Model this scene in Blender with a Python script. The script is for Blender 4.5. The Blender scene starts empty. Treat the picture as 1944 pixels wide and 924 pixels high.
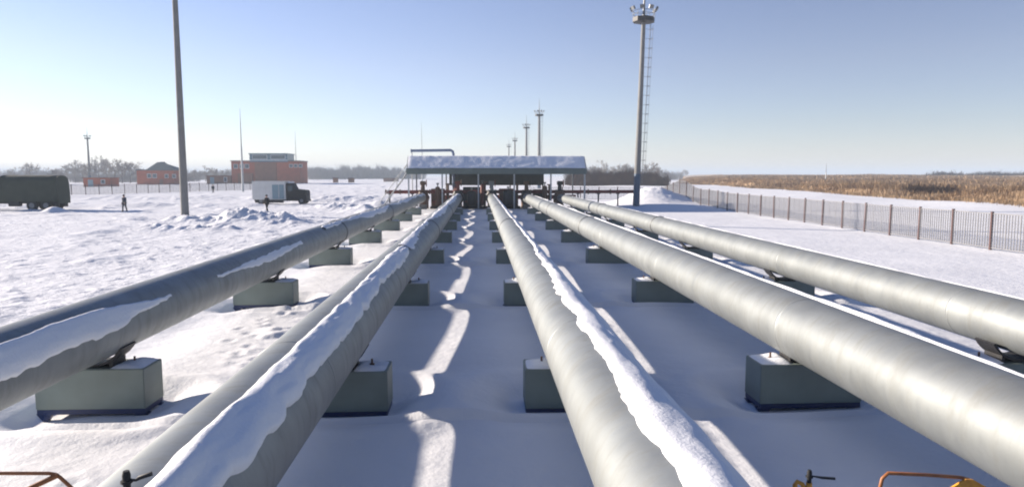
import bpy, bmesh, math, random
import numpy as np
from mathutils import Vector, Matrix
random.seed(7); rng = np.random.default_rng(11)
S = bpy.context.scene
C = S.collection
PI = math.pi
R_ = math.radians
# ---------------------------------------------------------------- camera
H = 3.9
F_PX = 1300.0
pitch = math.atan(130/1300)
yaw = math.atan(64/1300*math.cos(pitch))
cd = bpy.data.cameras.new('camera'); cam = bpy.data.objects.new('camera', cd); C.objects.link(cam)
cam.location = (0, 0, H)
cam.rotation_euler = (PI/2 - pitch, 0, -yaw)
cd.sensor_width = 36; cd.lens = 36*F_PX/1944
cd.clip_start = 0.1; cd.clip_end = 20000
S.camera = cam
S.render.resolution_x = 1024; S.render.resolution_y = 486
# ---------------------------------------------------------------- light
SUN_EL = R_(17.5); SUN_AZ = R_(20)        # azimuth: degrees forward of due left
sd = Vector((-math.cos(SUN_EL)*math.cos(SUN_AZ), math.cos(SUN_EL)*math.sin(SUN_AZ), math.sin(SUN_EL)))
w = bpy.data.worlds.new('World'); S.world = w; w.use_nodes = True
nt = w.node_tree; nt.nodes.clear()
sky = nt.nodes.new('ShaderNodeTexSky'); sky.sky_type = 'NISHITA'; sky.sun_disc = False
sky.sun_elevation = SUN_EL; sky.sun_rotation = math.atan2(sd.x, sd.y)
sky.altitude = 100; sky.air_density = 1.0; sky.dust_density = 0.05; sky.ozone_density = 2.5
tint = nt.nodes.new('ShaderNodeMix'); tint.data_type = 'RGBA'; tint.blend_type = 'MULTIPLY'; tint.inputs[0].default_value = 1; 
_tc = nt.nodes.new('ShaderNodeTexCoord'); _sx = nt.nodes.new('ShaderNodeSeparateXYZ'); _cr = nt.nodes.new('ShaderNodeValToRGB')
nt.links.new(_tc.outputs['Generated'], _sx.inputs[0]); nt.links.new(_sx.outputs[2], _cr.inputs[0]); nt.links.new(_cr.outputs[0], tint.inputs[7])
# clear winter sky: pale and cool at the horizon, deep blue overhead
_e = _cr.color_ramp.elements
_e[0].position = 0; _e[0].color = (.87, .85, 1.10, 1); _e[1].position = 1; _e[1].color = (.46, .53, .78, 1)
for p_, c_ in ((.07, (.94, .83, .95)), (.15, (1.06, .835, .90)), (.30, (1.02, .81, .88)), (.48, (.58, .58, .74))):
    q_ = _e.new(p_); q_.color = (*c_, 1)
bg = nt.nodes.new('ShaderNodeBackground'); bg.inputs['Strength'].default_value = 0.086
# the sky dims away from the sun, towards the right
_mr = nt.nodes.new('ShaderNodeMapRange'); _mr.interpolation_type = 'SMOOTHSTEP'; _mr.inputs[1].default_value = -.15; _mr.inputs[2].default_value = .80
_mr.inputs[3].default_value = .086; _mr.inputs[4].default_value = .061
nt.links.new(_sx.outputs[0], _mr.inputs[0]); nt.links.new(_mr.outputs[0], bg.inputs['Strength'])
ow = nt.nodes.new('ShaderNodeOutputWorld')
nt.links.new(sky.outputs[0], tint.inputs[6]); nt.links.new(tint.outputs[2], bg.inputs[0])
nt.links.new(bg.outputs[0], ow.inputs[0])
sl = bpy.data.lights.new('sun', 'SUN'); sl.energy = 5.0; sl.angle = R_(0.6); sl.color = (1.0, 0.875, 0.74)
so = bpy.data.objects.new('sun', sl); C.objects.link(so)
so.rotation_euler = sd.to_track_quat('Z', 'Y').to_euler()
so.location = (-40, 20, 60)
S.view_settings.view_transform = 'Standard'; S.view_settings.look = 'None'
S.view_settings.gamma = 1; S.view_settings.exposure = 1.2
S.render.engine = 'CYCLES'
S.cycles.filter_width = 2.0
S.cycles.max_bounces = 8
# ---------------------------------------------------------------- helpers
def mat(name, col, rough=0.6, metal=0.0, noise=None, bump=None, col2=None, spec=None):
    """noise=(scale, amount) mixes col->col2, bump=(scale, strength, dist)"""
    m = bpy.data.materials.new(name); m.use_nodes = True
    t = m.node_tree; b = t.nodes['Principled BSDF']
    b.inputs['Base Color'].default_value = (*col, 1); b.inputs['Roughness'].default_value = rough
    b.inputs['Metallic'].default_value = metal
    if spec is not None: b.inputs['Specular IOR Level'].default_value = spec
    tc = t.nodes.new('ShaderNodeTexCoord')
    if noise:
        n = t.nodes.new('ShaderNodeTexNoise'); n.inputs['Scale'].default_value = noise[0]; n.inputs['Detail'].default_value = 6
        r = t.nodes.new('ShaderNodeMapRange'); r.inputs[1].default_value = .3; r.inputs[2].default_value = .7
        mx = t.nodes.new('ShaderNodeMix'); mx.data_type = 'RGBA'
        mx.inputs[6].default_value = (*col, 1); mx.inputs[7].default_value = (*(col2 or tuple(c*(1-noise[1]) for c in col)), 1)
        t.links.new(tc.outputs['Object'], n.inputs['Vector']); t.links.new(n.outputs['Fac'], r.inputs[0])
        t.links.new(r.outputs[0], mx.inputs[0]); t.links.new(mx.outputs[2], b.inputs['Base Color'])
    if bump:
        n = t.nodes.new('ShaderNodeTexNoise'); n.inputs['Scale'].default_value = bump[0]; n.inputs['Detail'].default_value = 8
        n.inputs['Roughness'].default_value = .6
        bp = t.nodes.new('ShaderNodeBump'); bp.inputs['Strength'].default_value = bump[1]; bp.inputs['Distance'].default_value = bump[2]
        t.links.new(tc.outputs['Object'], n.inputs['Vector']); t.links.new(n.outputs['Fac'], bp.inputs['Height'])
        t.links.new(bp.outputs[0], b.inputs['Normal'])
    return m

M = {}
M['snow_cap'] = mat('snow_cap', (.77, .785, .81), .75, noise=(30, .04), bump=(20, .4, .03), spec=.25)
M['galv'] = mat('galvanised_steel', (.285, .305, .305), .5, .58, noise=(1.6, .22), bump=(2.2, .10, .02))
M['band'] = mat('cladding_band', (.20, .205, .20), .5, .4, noise=(4, .2))
M['box'] = mat('grey_green_paint', (.20, .245, .225), .55, noise=(2.5, .18), bump=(6, .1, .01))
M['navy'] = mat('navy_paint', (.012, .028, .10), .45, noise=(6, .3))
M['dark'] = mat('dark_steel', (.035, .035, .038), .55, .3, noise=(8, .4))
M['rust'] = mat('rusty_red_paint', (.20, .035, .025), .6, noise=(3, .45))
M['brown'] = mat('brown_steel', (.13, .065, .035), .6, noise=(5, .4))
M['black'] = mat('black_rubber', (.012, .012, .013), .7, noise=(10, .3))
M['yellow'] = mat('yellow_paint', (.80, .40, .03), .45, noise=(14, .3), col2=(.50, .20, .03), bump=(40, .2, .003))
M['orange'] = mat('orange_brown_paint', (.36, .13, .035), .5, noise=(14, .35), bump=(40, .2, .003))
M['concrete'] = mat('spun_concrete', (.20, .20, .195), .85, noise=(1.5, .2), bump=(12, .3, .01))
M['bluepaint'] = mat('blue_paint', (.05, .095, .155), .55, noise=(4, .25))
M['palesteel'] = mat('pale_steel', (.42, .44, .45), .5, .3, noise=(4, .2))
M['greysteel'] = mat('grey_steel', (.20, .21, .22), .5, .4, noise=(4, .25))
M['ventblue'] = mat('blue_grey_pipe_paint', (.16, .21, .32), .5, noise=(3, .2))
M['olive'] = mat('olive_canvas', (.045, .055, .038), .8, noise=(1.4, .3), bump=(2, .35, .05))
M['fascia'] = mat('green_grey_fascia', (.13, .165, .15), .6, noise=(1, .2))
M['darkpanel'] = mat('dark_wall_sheet', (.045, .055, .055), .65, noise=(1.5, .3))
M['whitevan'] = mat('dirty_white_panel', (.58, .59, .58), .6, noise=(1.2, .12))
M['bluedoor'] = mat('blue_grey_door', (.20, .29, .34), .5, noise=(2, .15))
M['glass'] = mat('window_glass', (.04, .07, .09), .08, 0)
M['brick'] = mat('red_brick', (.38, .095, .04), .85, noise=(.6, .25))
M['brickbrown'] = mat('brown_brick', (.22, .10, .055), .85, noise=(.6, .25))
M['roofgreen'] = mat('dark_green_roof', (.045, .075, .075), .6, noise=(.8, .25))
M['roofblue'] = mat('blue_glazed_band', (.07, .15, .20), .3, noise=(.8, .3))
M['winframe'] = mat('white_window', (.62, .64, .66), .4)
M['bark'] = mat('winter_bark', (.17, .15, .135), .9, noise=(2, .3))
M['twig'] = mat('frosty_twigs', (.33, .31, .29), .9, noise=(.4, .3))
M['scrub'] = mat('dark_brown_scrub', (.10, .046, .027), .9, noise=(.5, .4))
M['fencepost'] = mat('red_brown_post', (.09, .045, .042), .7, noise=(5, .3))
M['fencewire'] = mat('fence_wire', (.20, .20, .21), .7, .0, noise=(2, .2))
M['skin'] = mat('skin', (.45, .26, .19), .6)
M['coatnavy'] = mat('navy_cloth', (.012, .018, .04), .85)
M['coatblack'] = mat('black_cloth', (.012, .012, .014), .85)
M['trouser'] = mat('grey_cloth', (.07, .065, .07), .85)
M['redcloth'] = mat('dull_red_cloth', (.22, .05, .03), .85)

def weather(m):
    t = m.node_tree; b = t.nodes['Principled BSDF']; link = b.inputs['Base Color'].links[0].from_socket
    tc = t.nodes.new('ShaderNodeTexCoord'); mp = t.nodes.new('ShaderNodeMapping'); mp.inputs['Scale'].default_value = (1.6, 3.2, .7)
    n = t.nodes.new('ShaderNodeTexNoise'); n.inputs['Scale'].default_value = 1.5; n.inputs['Detail'].default_value = 9; n.inputs['Roughness'].default_value = .68
    r = t.nodes.new('ShaderNodeMapRange'); r.inputs[1].default_value = .50; r.inputs[2].default_value = .74; r.inputs[4].default_value = .55
    mx = t.nodes.new('ShaderNodeMix'); mx.data_type = 'RGBA'; mx.inputs[7].default_value = (.17, .17, .155, 1)
    t.links.new(tc.outputs['Object'], mp.inputs[0]); t.links.new(mp.outputs[0], n.inputs['Vector']); t.links.new(n.outputs['Fac'], r.inputs[0])
    t.links.new(r.outputs[0], mx.inputs[0]); t.links.new(link, mx.inputs[6]); t.links.new(mx.outputs[2], b.inputs['Base Color'])
    r2 = t.nodes.new('ShaderNodeMapRange'); r2.inputs[1].default_value = .3; r2.inputs[2].default_value = .75; r2.inputs[3].default_value = .48; r2.inputs[4].default_value = .68
    t.links.new(n.outputs['Fac'], r2.inputs[0]); t.links.new(r2.outputs[0], b.inputs['Roughness'])
weather(M['galv'])
M['box'] = mat('grey_green_paint', (.20, .245, .225), .55, noise=(1.1, .3), col2=(.145, .17, .15), bump=(5, .15, .012))
class MB:
    def __init__(s): s.v = []; s.f = []; s.sm = []
    def add(s, vs, fs, smooth=False):
        o = len(s.v); s.v += [tuple(v) for v in vs]; s.f += [tuple(i+o for i in f) for f in fs]; s.sm += [smooth]*len(fs); return s
    def box(s, x0, x1, y0, y1, z0, z1, rot=None, at=None):
        vs = [(x, y, z) for x in (x0, x1) for y in (y0, y1) for z in (z0, z1)]
        if rot is not None: vs = [rot @ Vector(v) for v in vs]
        if at is not None: vs = [Vector(v)+Vector(at) for v in vs]
        return s.add(vs, [(0,1,3,2),(4,6,7,5),(0,4,5,1),(2,3,7,6),(0,2,6,4),(1,5,7,3)])
    def bbox(s, x0, x1, y0, y1, z0, z1, b=0.01):
        """bevelled box"""
        bm = bmesh.new(); bmesh.ops.create_cube(bm, size=1)
        for v in bm.verts: v.co = Vector(((x0+x1)/2+v.co.x*(x1-x0), (y0+y1)/2+v.co.y*(y1-y0), (z0+z1)/2+v.co.z*(z1-z0)))
        bmesh.ops.bevel(bm, geom=list(bm.edges), offset=b, segments=2, affect='EDGES')
        bm.verts.index_update()
        s.add([v.co[:] for v in bm.verts], [[v.index for v in f.verts] for f in bm.faces]); bm.free(); return s
    def tube(s, pts, r, n=12, cap=True, smooth=True):
        pts = [Vector(p) for p in pts]; rs = r if isinstance(r, (list, tuple)) else [r]*len(pts)
        vs = []; N = len(pts); up = None
        for i, p in enumerate(pts):
            t = (pts[min(i+1, N-1)]-pts[max(i-1, 0)]).normalized()
            if up is None: up = Vector((0,0,1)) if abs(t.z) < .9 else Vector((1,0,0))
            a = t.cross(up).normalized(); b = a.cross(t).normalized(); up = b
            vs += [p+(a*math.cos(2*PI*k/n)+b*math.sin(2*PI*k/n))*rs[i] for k in range(n)]
        fs = [(i*n+k, i*n+(k+1) % n, (i+1)*n+(k+1) % n, (i+1)*n+k) for i in range(N-1) for k in range(n)]
        s.add(vs, fs, smooth)
        if cap:
            s.add([vs[k] for k in range(n)][::-1], [tuple(range(n))]); s.add([vs[(N-1)*n+k] for k in range(n)], [tuple(range(n))])
        return s
    def build(s, name, m, parent=None, loc=None):
        me = bpy.data.meshes.new(name); me.from_pydata(s.v, [], s.f)
        me.polygons.foreach_set('use_smooth', s.sm)
        if isinstance(m, str): m = M[m]
        me.materials.append(m); me.update()
        o = bpy.data.objects.new(name, me); C.objects.link(o)
        if parent: o.parent = parent
        if loc is not None: o.location = loc
        return o

def empty(name, loc, rz=0):
    o = bpy.data.objects.new(name, None); C.objects.link(o); o.location = loc; o.rotation_euler = (0, 0, rz); o.empty_display_size = .3
    return o
def tag(o, label=None, cat=None, group=None, kind=None):
    if label: o['label'] = label
    if cat: o['category'] = cat
    if group: o['group'] = group
    if kind: o['kind'] = kind
    return o
def copy_tree(o, parent=None):
    c = o.copy(); C.objects.link(c)
    if parent: c.parent = parent
    for ch in list(o.children): copy_tree(ch, c)
    return c
def np_mesh(name, V, Fq, m, smooth=False):
    me = bpy.data.meshes.new(name)
    k = Fq.shape[1]
    me.vertices.add(len(V)); me.vertices.foreach_set('co', V.astype(np.float32).ravel())
    me.loops.add(Fq.size); me.loops.foreach_set('vertex_index', Fq.astype(np.int32).ravel())
    me.polygons.add(len(Fq)); me.polygons.foreach_set('loop_start', np.arange(0, Fq.size, k, dtype=np.int32))
    me.polygons.foreach_set('loop_total', np.full(len(Fq), k, np.int32))
    me.polygons.foreach_set('use_smooth', np.full(len(Fq), smooth))
    me.update(calc_edges=True); me.validate()
    if m: me.materials.append(M[m] if isinstance(m, str) else m)
    o = bpy.data.objects.new(name, me); C.objects.link(o); return o
# numpy value noise
_tab = rng.random((256, 256))
def vn(x, y):
    xi = np.floor(x).astype(int); yi = np.floor(y).astype(int); fx = x-xi; fy = y-yi
    fx = fx*fx*(3-2*fx); fy = fy*fy*(3-2*fy)
    a = _tab[xi % 256, yi % 256]; b = _tab[(xi+1) % 256, yi % 256]; c = _tab[xi % 256, (yi+1) % 256]; d = _tab[(xi+1) % 256, (yi+1) % 256]
    return (a*(1-fx)+b*fx)*(1-fy)+(c*(1-fx)+d*fx)*fy - .5
def fbm(x, y, o=4, g=.5):
    s = 0; a = 1
    for i in range(o): s = s+a*vn(x*2**i+17.3*i, y*2**i+5.1*i); a *= g
    return s
def sst(a, b, x):
    t = np.clip((x-a)/(b-a), 0, 1); return t*t*(3-2*t)
# ---------------------------------------------------------------- layout constants
PX = [-6.3, -2.35, 1.50, 5.50, 9.33]; PR = [.51, .54, .51, .53, .46]; PZ = 1.30
ROW0 = 11.0; DROW = 9.1; NROW = 7
BW = 1.76; BD = .66; BZ0 = .04; BZ1 = .71
PIPE_END = 77.0
# ---------------------------------------------------------------- ground
FOOT = []
for k in range(26): FOOT.append((-4.9+.9*math.sin(k*.33)+(.14 if k % 2 else -.14)+random.uniform(-.08, .08), 8.5+k*.62+random.uniform(-.12, .12)))
for k in range(30): FOOT.append((-9.6-.16*k+(.15 if k % 2 else -.15), 10+k*.66))
def ground_z(x, y):
    x = np.asarray(x, float); y = np.asarray(y, float)
    far = np.clip(np.hypot(x, y)/60, 0, 1)
    z = .05*fbm(x*.28, y*.16, 3)
    corridor = sst(-7.6, -6.2, x)*(1-sst(10.5, 13, x))
    # wind drift between the support rows: low in front of a row, rising towards the next one
    t = ((y-(ROW0-.6)) % DROW)/DROW
    drift = .12*(1-sst(0.02, .98, t)) + .05
    wob = 1+.5*vn(x*.4+3, np.floor((y-(ROW0-.6))/DROW)*3.7)
    z = z+corridor*drift*wob*(1-sst(74, 80, y))*(1-.0*far)
    # scoops and little mounds round every support
    for px in PX:
        for k in range(-1, NROW):
            cy = ROW0+k*DROW+BD/2; dx = np.abs(x-px)
            near = (dx < 3) & (np.abs(y-cy) < 4)
            if not near.any(): continue
            d = np.hypot(np.maximum(dx-BW/2, 0)*1.1, np.maximum(np.abs(y-cy)-BD/2, 0))
            z = z+np.where(near, .07*np.exp(-((d-1.0)/.30)**2)-.20*np.exp(-(d/.38)**2), 0)
    # rough, trampled field at the left
    left = 1-sst(-9.5, -7.3, x)
    z = z+left*(.055*fbm(x*.5, y*.4, 5, .66)+.07*np.maximum(fbm(x*1.9, y*1.6, 3)-.16, 0)*2)
    z = z+left*.22*np.maximum(fbm(x*.35+40, y*.22+9, 3)-.20, 0)*2
    # disturbed footsteps strip between first and second pipe
    mid = sst(-6, -5, x)*(1-sst(-4, -3.2, x))
    z = z+mid*.22*np.maximum(fbm(x*2.3, y*1.7, 3)-.05, 0)*sst(13, 15, y)*(1-sst(19, 21, y))
    for fx, fy in FOOT:
        nr = (np.abs(x-fx) < .5) & (np.abs(y-fy) < .5)
        if nr.any(): 
            d2 = ((x-fx)/.10)**2+((y-fy)/.17)**2
            z = z+np.where(nr, -.03*np.exp(-d2)+.015*np.exp(-(np.sqrt(d2)-1.7)**2*3), 0)
    def heap(cx, cy, sx, sy, h, rough=.5, sc=.7):
        g = np.exp(-((x-cx)/sx)**2-((y-cy)/sy)**2)
        return h*g*(1+rough*fbm(x*sc, y*sc, 4, .6))
    z = z+heap(-19.3, 58, 3.0, 2.2, .8, 1.1, 1.3)+heap(-16.2, 56.5, 2.2, 1.8, .5, .9, .9)+heap(-24, 57.5, 3.6, 1.6, .36, 1.2, .8)+heap(-29, 58, 3, 1.2, .22, 1.2, .8)
    z = z+heap(-20.5, 50.5, 4, 1.2, .3, 1.6, 1.3)
    z = z+heap(-12.5, 74, 1.5, 1.4, .7, .8)+heap(-16, 80, 3, 1.5, .6, .8)+heap(-22, 101, 9, 3, .7, .8, .3)+heap(-44, 73.5, 1.0, .9, .5)
    z = z+heap(22.6, 90, 3.6, 5, 2.2, .12)+heap(28.2, 92, 4, 6, .9, .2)
    z = z+heap(21, 79.5, 8, 3.0, .42, .2)
    # cleared road banks further left
    z = z+left*.55*np.exp(-((y-104+.12*x)/2.5)**2)*(1+fbm(x*.3, y*.3, 3))
    z = z+left*.5*np.exp(-((y-88-.05*x)/1.6)**2)*(.6+fbm(x*.25+9, y*.3, 3))
    z = z+.9*sst(105, 260, y)*fbm(x*.03, y*.02, 3)*(1-sst(25, 60, x)*.6)
    # snowy verge behind the right fence, then the field
    z = z+.35*sst(30, 60, x)*sst(20, 60, y)*(1+fbm(x*.08, y*.05, 2))
    z = z-.10*sst(12, 26, x)*(1-sst(26, 30, x))*(1-sst(60, 80, y))
    return z

def axis(segs):
    out = []
    for a, b, n in segs: out.append(np.linspace(a, b, n, endpoint=False))
    return np.concatenate(out+[[segs[-1][1]]])
xs = axis([(-4000, -600, 14), (-600, -150, 30), (-150, -60, 70), (-60, -24, 130), (-24, -8, 130), (-8, 11, 230), (11, 32, 90), (32, 100, 50), (100, 600, 40), (600, 4000, 14)])
ys = axis([(-60, -6, 12), (-6, 5, 30), (5, 24, 230), (24, 45, 150), (45, 110, 230), (110, 260, 110), (260, 800, 60), (800, 6000, 24)])
X, Y = np.meshgrid(xs, ys)
Z = ground_z(X, Y)
nx, ny = len(xs), len(ys)
idx = np.arange(nx*ny).reshape(ny, nx)
Fq = np.stack([idx[:-1, :-1], idx[:-1, 1:], idx[1:, 1:], idx[1:, :-1]], -1).reshape(-1, 4)
# snow ground material
ms = bpy.data.materials.new('field_snow'); ms.use_nodes = True; t = ms.node_tree; b = t.nodes['Principled BSDF']
b.inputs['Roughness'].default_value = .7; b.inputs['Specular IOR Level'].default_value = .25
tc = t.nodes.new('ShaderNodeTexCoord')
n1 = t.nodes.new('ShaderNodeTexNoise'); n1.inputs['Scale'].default_value = .35; n1.inputs['Detail'].default_value = 7
mr = t.nodes.new('ShaderNodeMapRange'); mr.inputs[1].default_value = .35; mr.inputs[2].default_value = .75
mx = t.nodes.new('ShaderNodeMix'); mx.data_type = 'RGBA'; mx.inputs[6].default_value = (.76, .77, .79, 1); mx.inputs[7].default_value = (.68, .69, .715, 1)
t.links.new(tc.outputs['Object'], n1.inputs['Vector']); t.links.new(n1.outputs['Fac'], mr.inputs[0]); t.links.new(mr.outputs[0], mx.inputs[0])
# bare dirt specks, left field only
sx = t.nodes.new('ShaderNodeSeparateXYZ'); t.links.new(tc.outputs['Object'], sx.inputs[0])
ml = t.nodes.new('ShaderNodeMapRange'); ml.inputs[1].default_value = -8; ml.inputs[2].default_value = -11; t.links.new(sx.outputs[0], ml.inputs[0])
n2 = t.nodes.new('ShaderNodeTexNoise'); n2.inputs['Scale'].default_value = 1.1; n2.inputs['Detail'].default_value = 9; n2.inputs['Roughness'].default_value = .7
t.links.new(tc.outputs['Object'], n2.inputs['Vector'])
r2 = t.nodes.new('ShaderNodeMapRange'); r2.inputs[1].default_value = .60; r2.inputs[2].default_value = .72; r2.inputs[4].default_value = .45; t.links.new(n2.outputs['Fac'], r2.inputs[0])
mu = t.nodes.new('ShaderNodeMath'); mu.operation = 'MULTIPLY'; t.links.new(r2.outputs[0], mu.inputs[0]); t.links.new(ml.outputs[0], mu.inputs[1])
mx2 = t.nodes.new('ShaderNodeMix'); mx2.data_type = 'RGBA'; mx2.inputs[7].default_value = (.42, .38, .33, 1)
t.links.new(mu.outputs[0], mx2.inputs[0]); t.links.new(mx.outputs[2], mx2.inputs[6]); t.links.new(mx2.outputs[2], b.inputs['Base Color'])
nb = t.nodes.new('ShaderNodeTexNoise'); nb.inputs['Scale'].default_value = 2.2; nb.inputs['Detail'].default_value = 10; nb.inputs['Roughness'].default_value = .62
t.links.new(tc.outputs['Object'], nb.inputs['Vector'])
bs = t.nodes.new('ShaderNodeMapRange'); bs.inputs[3].default_value = .24; bs.inputs[4].default_value = .55; t.links.new(ml.outputs[0], bs.inputs[0])
bp = t.nodes.new('ShaderNodeBump'); bp.inputs['Distance'].default_value = .22; t.links.new(bs.outputs[0], bp.inputs['Strength'])
t.links.new(nb.outputs['Fac'], bp.inputs['Height']); t.links.new(bp.outputs[0], b.inputs['Normal'])
g = np_mesh('snow_ground', np.stack([X.ravel(), Y.ravel(), Z.ravel()], 1), Fq, ms, True); tag(g, 'snow covered ground of the compound and fields', kind='structure')
def gz(x, y): return float(ground_z(np.array([x]), np.array([y]))[0])
# ---------------------------------------------------------------- haze
hz = MB().box(-4200, 4200, -70, 6200, -12, 34).build('haze', 'winframe')
hm = bpy.data.materials.new('haze_air'); hm.use_nodes = True; t = hm.node_tree; t.nodes.clear()
vo = t.nodes.new('ShaderNodeVolumePrincipled'); vo.inputs['Color'].default_value = (.72, .85, 1, 1); vo.inputs['Density'].default_value = .0006
vo.inputs['Anisotropy'].default_value = .0
mo = t.nodes.new('ShaderNodeOutputMaterial'); t.links.new(vo.outputs[0], mo.inputs['Volume'])
hz.data.materials.clear(); hz.data.materials.append(hm); tag(hz, 'thin bright winter haze over the flat land', kind='stuff')
# ---------------------------------------------------------------- pipes
side = ['leftmost', 'second from left', 'middle', 'fourth from left', 'rightmost']
plabel = ['leftmost big steel pipeline, dark shaded flank with snow clinging near the camera',
          'second pipeline from the left, thick snow ridge along its top right',
          'middle pipeline, bright sunlit flank and a ragged white snow edge along its crest',
          'fourth pipeline from the left, broad bare bright metal flank, snow only behind the crest',
          'rightmost and outermost pipeline beside the open snow and fence, bare metal']
def snow_strip(name, parent, r, y0, y1, a0f, a1f, hf, dy0=.09, seed=0):
    """snow lying on a pipe between angles a0(y), a1(y) (from the top, towards +x)"""
    ysl = []; y = y0
    while y < y1: ysl.append(y); y += dy0*max(1, y/12)
    ysl = np.array(ysl+[y1]); na = 17
    u = np.linspace(0, 1, na)
    a0 = a0f(ysl)[:, None]; a1 = a1f(ysl)[:, None]; hh = hf(ysl)[:, None]
    a = a0+(a1-a0)*u[None]
    prof = np.sqrt(np.clip(1-(2*u-1)**4, 0, 1))[None]
    th = hh*prof*(1+.5*fbm(u[None]*3+seed, ysl[:, None]*.9, 4)+.10*fbm(u[None]*9+seed, ysl[:, None]*5, 3))-.004
    th = np.where(a1-a0 < .03, -.02, th); th[:, 0] = -.012; th[:, -1] = -.012
    rr = r+th
    V = np.stack([rr*np.sin(a), np.broadcast_to(ysl[:, None], a.shape), rr*np.cos(a)], -1).reshape(-1, 3)
    ii = np.arange(len(V)).reshape(len(ysl), na)
    Fq = np.stack([ii[:-1, :-1], ii[1:, :-1], ii[1:, 1:], ii[:-1, 1:]], -1).reshape(-1, 4)
    o = np_mesh(name, V, Fq, 'snow_cap', True); o.parent = parent; return o
D = PI/180
def edge(seed, base, amp, fine):
    return lambda y: base(y)+amp*fbm(y*.35+seed, y*0+seed, 3)*2+fine*fbm(y*2.4+seed, y*0+seed+3, 4, .6)*2
for i in range(5):
    x, r = PX[i], PR[i]
    p = empty('pipeline', (x, 0, PZ+(.08 if i == 0 else 0))); tag(p, plabel[i], 'pipeline', 'parallel pipelines on supports')
    # cladding with slight irregularity
    ysl = np.concatenate([np.arange(-5, 30, .35), np.arange(30, PIPE_END, 1.2), [PIPE_END]]); n = 56
    A = np.linspace(0, 2*PI, n, endpoint=False)
    rr = r+.004*fbm(np.sin(A)[None]*2+i*7+2, ysl[:, None]*.8, 3)
    V = np.stack([rr*np.sin(A)[None], np.broadcast_to(ysl[:, None], rr.shape), rr*np.cos(A)[None]], -1).reshape(-1, 3)
    ii = np.arange(len(V)).reshape(len(ysl), n); jj = np.roll(ii, -1, 1)
    Fq = np.stack([ii[:-1], ii[1:], jj[1:], jj[:-1]], -1).reshape(-1, 4)
    c = np_mesh('cladding', V, Fq, 'galv', True); c.parent = p
    # seams and clamp rings
    for y in (7.2+i*1.3, 16.3+i*.9, 25.0+i, 34+i*.5): MB().tube([(0, y-.035, 0), (0, y-.03, 0), (0, y+.03, 0), (0, y+.035, 0)], [r-.003, r+.0035, r+.0035, r-.003], 64, cap=False).build('seam_band', 'galv', p)
    for y in (30.5+i*1.1, 47+i): MB().tube([(0, y-.07, 0), (0, y-.06, 0), (0, y+.06, 0), (0, y+.07, 0)], [r-.003, r+.03, r+.03, r-.003], 48, cap=False).build('clamp_ring', 'band', p)
    # end elbow and flange going down into the manifold
    m = MB(); m.tube([(0, PIPE_END-.05, 0), (0, PIPE_END+.35, 0)], r*.8, 32); m.tube([(0, PIPE_END+.35, 0), (0, PIPE_END+.5, 0)], r*1.1, 32)
    m.build('end_flange', 'brown', p)
    if i == 0:
        near = 1
        snow_strip('snow_cover', p, r, 2, 13.2, edge(3, lambda y: (34+26*sst(10.0, 13.2, y)+0*y)*D, .04, .03), edge(9, lambda y: (86-24*sst(10, 13.2, y))*D, .10, .09), lambda y: .05*(1-sst(12.6, 13.2, y))+.004, seed=1)
        snow_strip('snow_cover', p, r, 15.5, 23, edge(5, lambda y: (58-8*sst(16, 20, y))*D, .05, .05), edge(6, lambda y: (66+12*sst(16, 19, y)-16*sst(20, 23, y))*D, .05, .05), lambda y: .02+0*y, seed=2)
        snow_strip('snow_cover', p, r, 27, 76, edge(15, lambda y: (18+0*y)*D, .12, .06), edge(16, lambda y: (48+12*np.sin(y*.35))*D, .2, .06), lambda y: .03+.02*np.sin(y*.5), seed=3)
    if i == 1:
        snow_strip('snow_cover', p, r, 2, 20.2, edge(1, lambda y: (12-6*sst(9, 18, y)+0*y)*D, .03, .018), edge(2, lambda y: (56-12*sst(9, 17, y)-14*sst(18.8, 20.2, y))*D, .08, .07), lambda y: .10*(1-sst(19, 20.2, y))+.008, seed=4)
        snow_strip('snow_cover', p, r, 20.2, 76, edge(21, lambda y: (-2+3*np.sin(y*.3))*D, .10, .05), edge(22, lambda y: (30+16*np.sin(y*.33+1))*D, .2, .08), lambda y: .045+.02*np.sin(y*.5), seed=5)
    if i == 2:
        snow_strip('snow_cover', p, r, 2, 76, edge(31, lambda y: (-13+24*sst(7.5, 21, y))*D, .06, .07), edge(32, lambda y: (60-8*sst(9, 20, y))*D, .15, .08), lambda y: .07-.03*sst(12, 30, y), seed=6)
    if i == 3:
        snow_strip('snow_cover', p, r, 2, 70, edge(41, lambda y: (23+3*np.sin(y*.4))*D, .05, .05), edge(42, lambda y: (66+0*y)*D, .12, .08), lambda y: .07+.015*np.sin(y*.8), seed=7)
    if i == 4:
        snow_strip('snow_cover', p, r, 2, 70, edge(51, lambda y: (26+0*y)*D, .06, .05), edge(52, lambda y: (64+0*y)*D, .12, .08), lambda y: .06+0*y, seed=8)
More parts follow.
